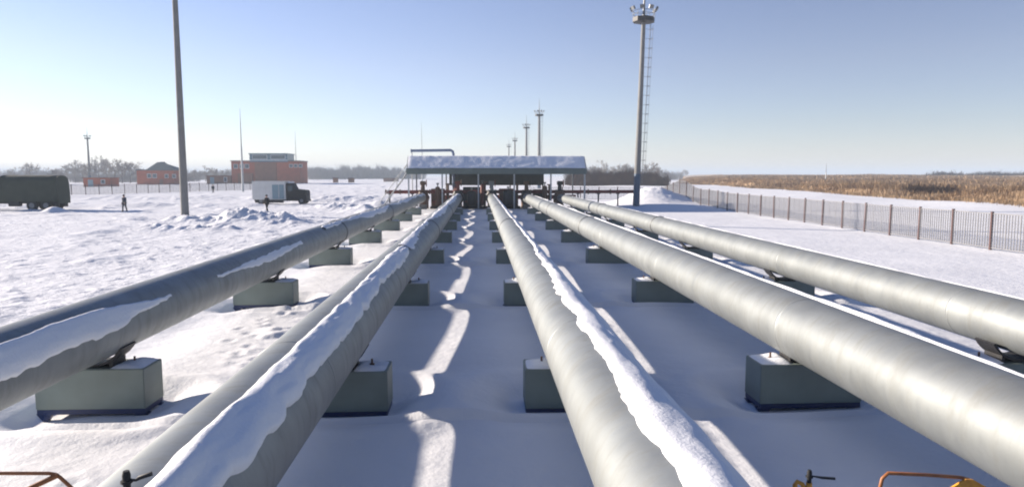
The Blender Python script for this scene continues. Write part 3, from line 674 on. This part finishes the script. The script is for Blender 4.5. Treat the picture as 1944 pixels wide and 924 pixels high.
def make_tree(seed, h, dense=4, min_r=.03):
    rnd = random.Random(seed); o = empty('bare_tree', (0, 0, 0))
    tr = MB(); pts = [Vector((0, 0, -.4))]; 
    for k in range(1, 5): pts.append(Vector((rnd.gauss(0, .1)*k, rnd.gauss(0, .1)*k, h*.6*k/4)))
    tr.tube(pts, [.02*h*(1-.16*k) for k in range(5)], 8, cap=False); tr.build('trunk', 'bark', o)
    m = MB()
    for k in range(9):
        t_ = rnd.uniform(.35, 1)*4; i_ = min(3, int(t_)); q_ = pts[i_].lerp(pts[i_+1], t_-i_); a = rnd.uniform(0, 2*PI)
        branch(m, q_, Vector((math.cos(a)*.9, math.sin(a)*.9, rnd.uniform(.4, 1.1))).normalized(), h*rnd.uniform(.22, .32), .008*h, dense-1, rnd, .15, min_r)
    m.build('crown', 'twig', o)
    return o
tprot = [make_tree(s, 11, 4, .045) for s in (1, 2, 3, 4)]
tused = [False]*4
def put_tree(k, x, y, h, label, group='bare trees on the skyline'):
    o = tprot[k] if not tused[k] else copy_tree(tprot[k]); tused[k] = True
    o.location = (x, y, gz(x, y)-.1); s = h/11; o.scale = (s*random.uniform(.9, 1.25), s*random.uniform(.9, 1.25), s); o.rotation_euler = (0, 0, random.uniform(0, 6.28))
    tag(o, label, 'tree', group)
random.seed(5)
def at_px(px, yd): # world x of photo column at depth yd (ground level)
    F_ = Vector((math.sin(yaw)*math.cos(pitch), math.cos(yaw)*math.cos(pitch), -math.sin(pitch))); Rr = Vector((math.cos(yaw), -math.sin(yaw), 0)); Uu = Rr.cross(F_)
    d = F_*F_PX+Rr*(px-972)-Uu*(340-462); return d.x/d.y*yd
clus = [(112, 9.5), (128, 11.5), (143, 13.2), (158, 14.2), (172, 15), (187, 16), (203, 16), (218, 16), (232, 14.6), (247, 13.5), (260, 12), (273, 10)]
for q_, (px, hh) in enumerate(clus):
    yd = 335+random.uniform(-25, 30)
    put_tree(q_ % 4, at_px(px, yd), yd, hh*.74*yd/330, 'frosty bare tree, %s in the rounded clump behind the left floodlight mast' % ['first from left', 'second from left', 'third from left', 'fourth from left', 'fifth from left', 'sixth from left', 'sixth from right', 'fifth from right', 'fourth from right', 'third from right', 'second from right', 'rightmost'][q_], 'trees in the rounded clump')
for px, hh, yd, lb in ((22, 7, 300, 'small bare tree above the left end of the truck'), (57, 9, 300, 'taller bare tree sticking up above the middle of the truck'), (98, 6.5, 290, 'bare tree just beyond the right end of the truck'), (108, 7.5, 305, 'bare tree between the truck and the rounded clump'),
                       (372, 7.5, 380, 'bare tree just right of the left concrete mast'), (390, 8.5, 390, 'bare tree above the low brown building'), (408, 9, 385, 'bare tree behind the low brown building, taller'), (428, 8, 380, 'bare tree at the left corner of the flat brick building'),
                       (1128, 8, 270, 'bare tree at the right end of the canopy roof'), (1150, 9, 280, 'bare tree between canopy and right mast, left one'), (1172, 8.5, 275, 'bare tree between canopy and right mast, middle one'), (1192, 9, 280, 'bare tree just left of the right mast'),
                       (1232, 9.5, 270, 'bare tree just right of the right mast'), (1252, 7.5, 265, 'lower bare tree at the start of the reed field'), (1300, 10, 700, 'far off small tree above the left end of the reeds')):
    put_tree(int(px) % 4, at_px(px, yd), yd, hh, lb)
def wood(name, label, spans, seed, matn='twig', kind='stuff', stems=900, hr=(5, 9), wr=.10):
    rnd = np.random.default_rng(seed); V = []; n = stems
    u = rnd.random(n); 
    x0, y0, x1, y1, dep = spans
    bx = x0+(x1-x0)*u; by = y0+(y1-y0)*u+rnd.random(n)*dep
    hh = (hr[0]+(hr[1]-hr[0])*np.clip(.5+1.3*fbm(u*16, u*0+seed, 4), 0, 1))*(.75+.35*rnd.random(n))
    zb = ground_z(bx, by)-.3
    VV = []; 
    for j in range(9):
        f0 = rnd.random(n)*.7; a = rnd.random(n)*2*PI; Lb = hh*(.2+.3*rnd.random(n)); el = .5+rnd.random(n)*.9
        if j == 0: f0 = f0*0; Lb = hh*.9; el = el*0+1.5
        sx_ = bx+(rnd.normal(0, .5, n) if j else 0); sy_ = by; sz = zb+hh*f0
        ex = sx_+np.cos(a)*np.cos(el)*Lb; ey = sy_+np.sin(a)*np.cos(el)*Lb; ez = np.minimum(sz+np.sin(el)*Lb, zb+hh*1.08)
        w0 = wr*(1.2 if j == 0 else .8)
        VV.append(np.stack([np.stack([sx_-w0, sy_, sz], -1), np.stack([sx_+w0, sy_, sz], -1), np.stack([ex+w0*.4, ey, ez], -1), np.stack([ex-w0*.4, ey, ez], -1)], 1))
        # short side sprays
        mx_, my_, mz_ = (sx_+ex)/2, (sy_+ey)/2, (sz+ez)/2; a2 = rnd.random(n)*2*PI; l2 = Lb*.5
        ex2 = mx_+np.cos(a2)*l2*.7; ez2 = np.minimum(mz_+l2*.6, zb+hh*1.08)
        VV.append(np.stack([np.stack([mx_-w0*.6, my_, mz_], -1), np.stack([mx_+w0*.6, my_, mz_], -1), np.stack([ex2+w0*.4, my_, ez2], -1), np.stack([ex2-w0*.2, my_, ez2], -1)], 1))
    V = np.concatenate(VV).reshape(-1, 3); o = np_mesh(name, V, np.arange(len(V)).reshape(-1, 4), matn); tag(o, label, 'woodland', kind=kind); return o
wood('far_wood', 'far grey line of bare woodland along the left horizon', (at_px(-60, 520), 520, at_px(460, 520), 520, 60), 3, stems=1800, hr=(4, 8.5), wr=.11)
wood('far_wood', 'far grey line of bare woodland between the flat brick building and the canopy', (at_px(560, 560), 560, at_px(800, 640), 640, 60), 4, stems=1500, hr=(8, 13), wr=.13)
wood('far_wood', 'far grey woodland seen right of the canopy', (at_px(1090, 380), 380, at_px(1300, 480), 480, 50), 5, stems=1000, hr=(5, 9.5), wr=.09)
wood('far_wood', 'low grey scrub filling in below the rounded clump of frosty trees', (at_px(105, 370), 370, at_px(345, 385), 385, 30), 12, stems=700, hr=(4, 7.5), wr=.08)
wood('brown_thicket', 'dense dark brown scrub behind the canopy and right mast', (at_px(1085, 225), 225, at_px(1272, 215), 215, 16), 6, 'scrub', stems=2400, hr=(2.4, 6.6), wr=.06)
wood('brown_thicket', 'dark bush at the edge of the reed field', (70.5, 106, 76.5, 104, 5), 8, 'scrub', stems=260, hr=(1.6, 2.6), wr=.03)
wood('far_wood', 'dark far bushes on the skyline above the reeds at the right', (at_px(1790, 400), 400, at_px(1990, 380), 380, 20), 9, 'scrub', stems=700, hr=(4.2, 6.2), wr=.10)
# ---------------------------------------------------------------- buildings
def bat(px0, px1, yd): return at_px(px0, yd), at_px(px1, yd)
def bx_(m, x0, x1, y0, y1, z0, z1, o): return m.box(x0-o[0], x1-o[0], y0-o[1], y1-o[1], z0-o[2], z1-o[2])
def windows(o, org, xs_, y, z0, z1, w_, pane='glass'):
    for x in xs_:
        f_ = bx_(MB(), x-w_/2, x+w_/2, y-.12, y-.005, z0, z1, org).build('window', 'winframe', o)
        bx_(MB(), x-w_/2+.15, x+w_/2-.15, y-.16, y-.122, z0+.15, z1-.15, org).build('pane', pane, f_)
# main flat brick building with glazed upper storey
yd = 300; x0, x1 = bat(440, 569, yd); org = (x0, yd, -.3)
o = empty('brick_building', org); tag(o, 'large flat red brick building with a blue glazed upper storey', 'building')
zt = 3.9+25*yd/1300; zu = 3.9+38*yd/1300
xa, xb2 = bat(476, 548, yd)
bx_(MB(), x0, x1, yd, yd+14, -.3, zt, org).build('wall', 'brick', o)
m = MB(); bx_(m, x0-.3, x1+.3, yd-.3, yd+14.3, zt+.003, zt+.35, org); m.build('roof', 'roofgreen', o)
bx_(MB(), xa, xb2, yd-.6, yd+10, zt-.3, zu, org).build('upper_storey', 'roofblue', o)
bx_(MB(), xa-.3, xb2+.3, yd-.9, yd+10.3, zu+.003, zu+.4, org).build('roof', 'roofblue', o)
bx_(MB(), xa, xb2, yd-.66, yd-.603, zt+.36, zt+.62, org).build('sill_band', 'winframe', o)
windows(o, org, [xa+(xb2-xa)*.27, xa+(xb2-xa)*.75], yd-.61, zt+.9, zu-.25, 6.2, 'glass')
windows(o, org, [x0+1.9+.4*0, x0+4.4, x0+6.6], yd, zt-3.1, zt-1.2, 1.8)
windows(o, org, [xb2+1.2, xb2+3.2, xb2+5.2], yd, zt-2.6, zt-1.2, 1.6)
bx_(MB(), x0+3, x0+9, yd-1.2, yd-.005, -.3, 4.6, org).build('porch', 'brickbrown', o)
bx_(MB(), xb2-14, xb2-5, yd-.5, yd-.003, -.3, zt-.6, org).build('wall', 'brickbrown', o)
# middle brick building with dark hipped roof
yd = 290; x0, x1 = bat(260, 330, yd); org = (x0, yd, -.3)
o = empty('brick_building', org); tag(o, 'brick building with dark hipped roof left of the left concrete mast', 'building')
zt = 3.9+8*yd/1300
bx_(MB(), x0, x1, yd, yd+12, -.3, zt, org).build('wall', 'brick', o)
bx_(MB(), x0-.3, x1+.3, yd-.3, yd+12.3, zt+.003, zt+.4, org).build('eaves', 'roofgreen', o)
xa, xb2 = bat(278, 330, yd); zz = zt+.4-org[2]; m = MB()
m.add([(xa-x0, .2, zz), (xb2-x0, .2, zz), (xb2-x0, 11.8, zz), (xa-x0, 11.8, zz), (xa-x0+2.2, 5.5, zz+3.1), (xb2-x0-5.2, 5.5, zz+2.5), (xa-x0+5, 6.0, zz+3.3)], [(0,1,5,6,4), (1,2,5), (2,3,4,6,5), (3,0,4), (0,3,2,1)]); m.build('roof', 'roofgreen', o)
windows(o, org, [x0+5.0, x0+7.2], yd, 2.6, 4.4, 1.7); windows(o, org, [x0+12, x0+15], yd, 2.6, 4.2, 1.5)
m = MB(); bx_(m, x0+9, x0+10.4, yd-.09, yd-.005, -.3, 2.2, org); m.build('door', 'brickbrown', o)
# low ones
for px0, px1, pt, yd, lb, mm in ((158, 208, 338, 240, 'low red brick outbuilding left of the distant floodlight mast base', 'brick'), (392, 438, 334, 300, 'low brown building between the left concrete mast and the flat brick building', 'brickbrown')):
    x0, x1 = bat(px0, px1, yd); org = (x0, yd, -.3); zt = 3.9-(pt-332)*yd/1300
    o = empty('outbuilding', org); tag(o, lb, 'building')
    bx_(MB(), x0, x1, yd, yd+6, -.3, zt, org).build('wall', mm, o)
    bx_(MB(), x0-.3, x1+.3, yd-.4, yd+6.4, zt+.003, zt+.25, org).build('roof', 'brickbrown', o)
    bx_(MB(), x0+1.5, x0+3.2, yd-.08, yd-.004, -.3, zt-.5, org).build('door', 'bluedoor', o)
    windows(o, org, [x1-2.2], yd, .9, zt-.5, 1.4)
for px0, px1, yd, ht, lb in ((632, 640, 330, 2.2, 'tiny dark hut in the far snow, left one'), (661, 671, 330, 2.2, 'tiny brown hut in the far snow right of the dark hut'), (728, 756, 420, 2.0, 'long low dark shed far off left of the canopy')):
    x0, x1 = bat(px0, px1, yd); z_ = gz(x0, yd); org = (x0, yd, z_); o = empty('hut', org); tag(o, lb, 'hut')
    bx_(MB(), x0, x1, yd, yd+2.5, z_-.2, z_+ht, org).build('wall', 'brickbrown', o); bx_(MB(), x0-.2, x1+.2, yd-.2, yd+2.7, z_+ht+.003, z_+ht+.2, org).build('roof', 'dark', o)
# ---------------------------------------------------------------- vehicles
def wheel(parent, x, y, z, r, w_=.28):
    h = empty('wheel', (x, y, z)) ; h.parent = parent
    m = MB().tube([(0, -w_/2, 0), (0, -w_/2+.04, 0), (0, w_/2-.04, 0), (0, w_/2, 0)], [r*.88, r, r, r*.88], 24); m.build('tyre', 'black', h)
    MB().tube([(0, -w_/2-.012, 0), (0, w_/2+.012, 0)], r*.5, 16).build('rim', 'greysteel', h)
tx = -46.1; ty = 78.6; z_ = gz(-50, ty)
o = empty('military_truck', (tx, ty, z_)); tag(o, 'dark olive covered truck at the left edge with its tail to the right', 'truck')
# canvas body: rounded-top cross section extruded along x
m = MB(); sec = [(-1.25, 1.25), (-1.28, 3.1), (-1.1, 3.62), (-.6, 3.82), (0, 3.87), (.6, 3.82), (1.1, 3.62), (1.28, 3.1), (1.25, 1.25)]
xsn = [0, -.12, -.9, -1.8, -2.7, -3.6, -4.5, -5.4, -6.1]
for k, xx in enumerate(xsn):
    s_ = .96 if k in (0,) else (1.0 if k % 2 else .985)
    m.v += [(xx+(.10*(1-(zz-1.2)/2.6) if k == 0 else 0), yy*s_, 1.25+(zz-1.25)*(s_*.5+.5)) for yy, zz in sec]
for k in range(len(xsn)-1):
    for j in range(8): m.f.append((k*9+j, k*9+j+1, (k+1)*9+j+1, (k+1)*9+j)); m.sm.append(True)
m.f.append(tuple(range(9))); m.sm.append(False); m.f.append(tuple(reversed(range(72, 81)))); m.sm.append(False)
m.build('canvas_cover', 'olive', o)
MB().bbox(-6.1, .06, -1.24, 1.24, .98, 1.30, .03).build('cargo_bed', 'olive', o)
MB().bbox(.062, .12, -1.15, 1.15, .75, 1.5, .02).build('tailgate', 'olive', o)
MB().box(-8.6, .0, -.45, -.33, .72, .96).box(-8.6, 0, .33, .45, .72, .96).box(-6, 0, -.33, .33, .8, .9).build('chassis', 'dark', o)
MB().bbox(-8.0, -6.25, -1.2, 1.2, .95, 2.65, .12).build('cab', 'olive', o)
MB().bbox(-9.2, -8.005, -1.0, 1.0, .9, 1.75, .12).build('bonnet', 'olive', o)
MB().box(-7.6, -6.7, -1.225, -1.203, 1.8, 2.4).build('side_window', 'glass', o)
for xx in (-1.2, -2.7, -8.3):
    for yy in (-1.02, 1.02): wheel(o, xx, yy, .56, .58, .36)
MB().bbox(-5.2, -4.0, -1.2, -.6, .45, .96, .06).build('fuel_tank', 'dark', o)
MB().box(-.3, -.2, -1.2, -.5, .35, .98).build('mudflap', 'black', o); MB().box(-.3, -.2, .5, 1.2, .35, .98).build('mudflap', 'black', o)
# light box truck with a dark cab
vx0, vx1 = bat(477, 541, 92.5); vx2 = bat(541, 580, 92.5)[1]; z_ = gz(-28, 92)
o = empty('box_truck', (vx0, 92.6, z_)); tag(o, 'dirty white box-bodied truck with a dark cab in front of the brick building', 'truck')
w_ = vx1-vx0; w2 = vx2-vx0
MB().bbox(0, w_, 0, 2.3, .62, 3.05, .04).build('box_body', 'whitevan', o)
for xx in (.9, 1.8, 2.7): MB().box(xx-.02, xx+.02, -.022, -.002, .7, 2.98).build('panel_rib', 'whitevan', o)
MB().box(w_-1.75, w_-.95, -.035, -.004, .7, 2.6).build('side_door', 'bluedoor', o)
MB().box(w_-.85, w_-.2, -.035, -.004, .7, 2.6).build('side_door', 'bluedoor', o)
MB().box(.1, w2-.2, .5, .7, .42, .6).box(.1, w2-.2, 1.6, 1.8, .42, .6).box(.3, w_-.4, .12, .45, .2, .6).build('chassis', 'dark', o)
m = MB(); A = w_+.04; sec = [(A, .5), (A, 2.75), (A+.75, 2.78), (A+1.15, 2.0), (w2-.1, 1.85), (w2, 1.6), (w2, .5)]
n = len(sec); m.add([(x, .08, z) for x, z in sec]+[(x, 2.22, z) for x, z in sec], [tuple(range(n)), tuple(reversed(range(n, 2*n)))]+[(k, k+n, (k+1) % n+n, (k+1) % n) for k in range(n)])
m.build('cab', 'black', o)
MB().box(A+.25, A+.85, .045, .077, 1.75, 2.45).build('side_window', 'glass', o)
MB().bbox(w2+.003, w2+.12, .05, 2.25, .35, .6, .02).build('bumper', 'dark', o)
for yy in (.2, 2.1):
    for xx in (1.1, w2-.65): wheel(o, xx, yy, .45, .46)
MB().bbox(A+.1, A+.7, .5, 1.8, 2.79, 3.0, .05).build('roof_snow', 'snow_cap', o)
# ---------------------------------------------------------------- people
def person(loc, rz, label, coat, legs_m, stride=.16, hat='coatblack', arm_bend=.1, accent=None):
    root = empty('person', loc, rz); tag(root, label, 'person')
    J = {'pel': (0, 0, .94), 'bel': (0, 0, 1.08), 'chest': (0, .02, 1.30), 'neck': (0, .01, 1.48), 'headb': (0, .02, 1.56), 'head': (0, .03, 1.66), 'crown': (0, .02, 1.74)}
    for s, n_ in ((1, 'l'), (-1, 'r')):
        st = stride*s
        J['hip'+n_] = (.10*s, 0, .90); J['kn'+n_] = (.11*s, st*.55+.03, .50); J['an'+n_] = (.11*s, st-.02, .09); J['to'+n_] = (.12*s, st+.14, .035)
        J['sh'+n_] = (.19*s, .01, 1.42); J['el'+n_] = (.25*s, -st*.4-.02, 1.14); J['wr'+n_] = (.23*s, -st*.5+arm_bend, .90); J['ha'+n_] = (.22*s, -st*.5+arm_bend+.03, .80)
    names = list(J); ed = [('pel', 'bel'), ('bel', 'chest'), ('chest', 'neck'), ('neck', 'headb'), ('headb', 'head'), ('head', 'crown')]
    for n_ in 'lr': ed += [('pel', 'hip'+n_), ('hip'+n_, 'kn'+n_), ('kn'+n_, 'an'+n_), ('an'+n_, 'to'+n_), ('chest', 'sh'+n_), ('sh'+n_, 'el'+n_), ('el'+n_, 'wr'+n_), ('wr'+n_, 'ha'+n_)]
    rad = {'pel': .14, 'bel': .135, 'chest': .15, 'neck': .06, 'headb': .075, 'head': .10, 'crown': .075, 'hip': .095, 'kn': .065, 'an': .05, 'to': .04, 'sh': .075, 'el': .05, 'wr': .035, 'ha': .035}
    def skin(name, nodes, edges, rr, grow, m_, parent):
        me = bpy.data.meshes.new(name); ix = {n_: i for i, n_ in enumerate(nodes)}
        me.from_pydata([J[n_] for n_ in nodes], [(ix[a], ix[b_]) for a, b_ in edges], [])
        ob = bpy.data.objects.new(name, me); C.objects.link(ob)
        bm = bmesh.new(); bm.from_mesh(me); ly = bm.verts.layers.skin.verify(); bm.verts.ensure_lookup_table()
        for n_ in nodes:
            v = bm.verts[ix[n_]]; r_ = rr.get(n_, rr.get(n_.rstrip('lr') if n_[-1] in 'lr' and n_[:-1] in rr else n_, .05))
            if n_[:-1] in rr and n_[-1] in 'lr': r_ = rr[n_[:-1]]
            v[ly].radius = (r_+grow, (r_+grow)*(.85 if n_ in ('chest', 'bel', 'pel') else 1))
        bm.verts[0][ly].use_root = True; bm.to_mesh(me); bm.free()
        ob.modifiers.new('skin', 'SKIN'); sb = ob.modifiers.new('sub', 'SUBSURF'); sb.levels = 2; sb.render_levels = 2
        bpy.context.view_layer.update(); dg = bpy.context.evaluated_depsgraph_get()
        nm = bpy.data.meshes.new_from_object(ob.evaluated_get(dg)); ob.modifiers.clear(); ob.data = nm
        nm.materials.clear(); nm.materials.append(M[m_]); nm.polygons.foreach_set('use_smooth', [True]*len(nm.polygons)); ob.parent = parent; return ob
    skin('body', names, ed, rad, 0, 'skin', root)
    un = ['pel', 'bel', 'chest']+[a+b_ for b_ in 'lr' for a in ('sh', 'el', 'wr')]
    J['wrl'], J['wrr'] = J['wrl'], J['wrr']
    skin('jacket', un, [e for e in ed if e[0] in un and e[1] in un], rad, .035, coat, root)
    ln = ['pel']+[a+b_ for b_ in 'lr' for a in ('hip', 'kn', 'an')]
    skin('trousers', ln, [e for e in ed if e[0] in ln and e[1] in ln], rad, .022, legs_m, root)
    for n_ in 'lr':
        a, b_ = Vector(J['an'+n_]), Vector(J['to'+n_]); MB().tube([a+Vector((0, -.07, -.04)), a+Vector((0, 0, -.02)), b_, b_+Vector((0, .06, 0))], [.05, .065, .052, .03], 10).build('boot', 'black', root)
    h_ = Vector(J['head']); MB().tube([h_+Vector((0, -.01, .0)), h_+Vector((0, -.01, .04)), h_+Vector((0, -.01, .12)), h_+Vector((0, -.01, .16))], [.125, .13, .11, .05], 12).build('hat', hat, root)
    for s in (-1, 1): MB().tube([h_+Vector((.035*s, .088, .0)), h_+Vector((.035*s, .102, .0))], .012, 6).build('eye', 'black', root)
    MB().tube([h_+Vector((0, .085, .01)), h_+Vector((0, .125, -.03)), h_+Vector((0, .10, -.04))], [.012, .018, .012], 6).build('nose', 'skin', root)
    if accent: MB().bbox(.17, .30, -.10, .12, .72, .98, .03).build('bag', accent, root)
    return root
person((-37.7, 75.0, gz(-37.7, 75)), R_(160), 'person in a dark navy jacket carrying a dull red bag near the truck', 'coatnavy', 'trouser', accent='redcloth')
person((-21.9, 72.2, gz(-21.9, 72.2)), R_(60), 'person all in black standing in front of the white box truck', 'coatblack', 'coatblack', stride=.2)
person((-57.5, 152, gz(-57.5, 152)), R_(20), 'distant dark figure between the left mast and the flat brick building', 'coatblack', 'coatblack')
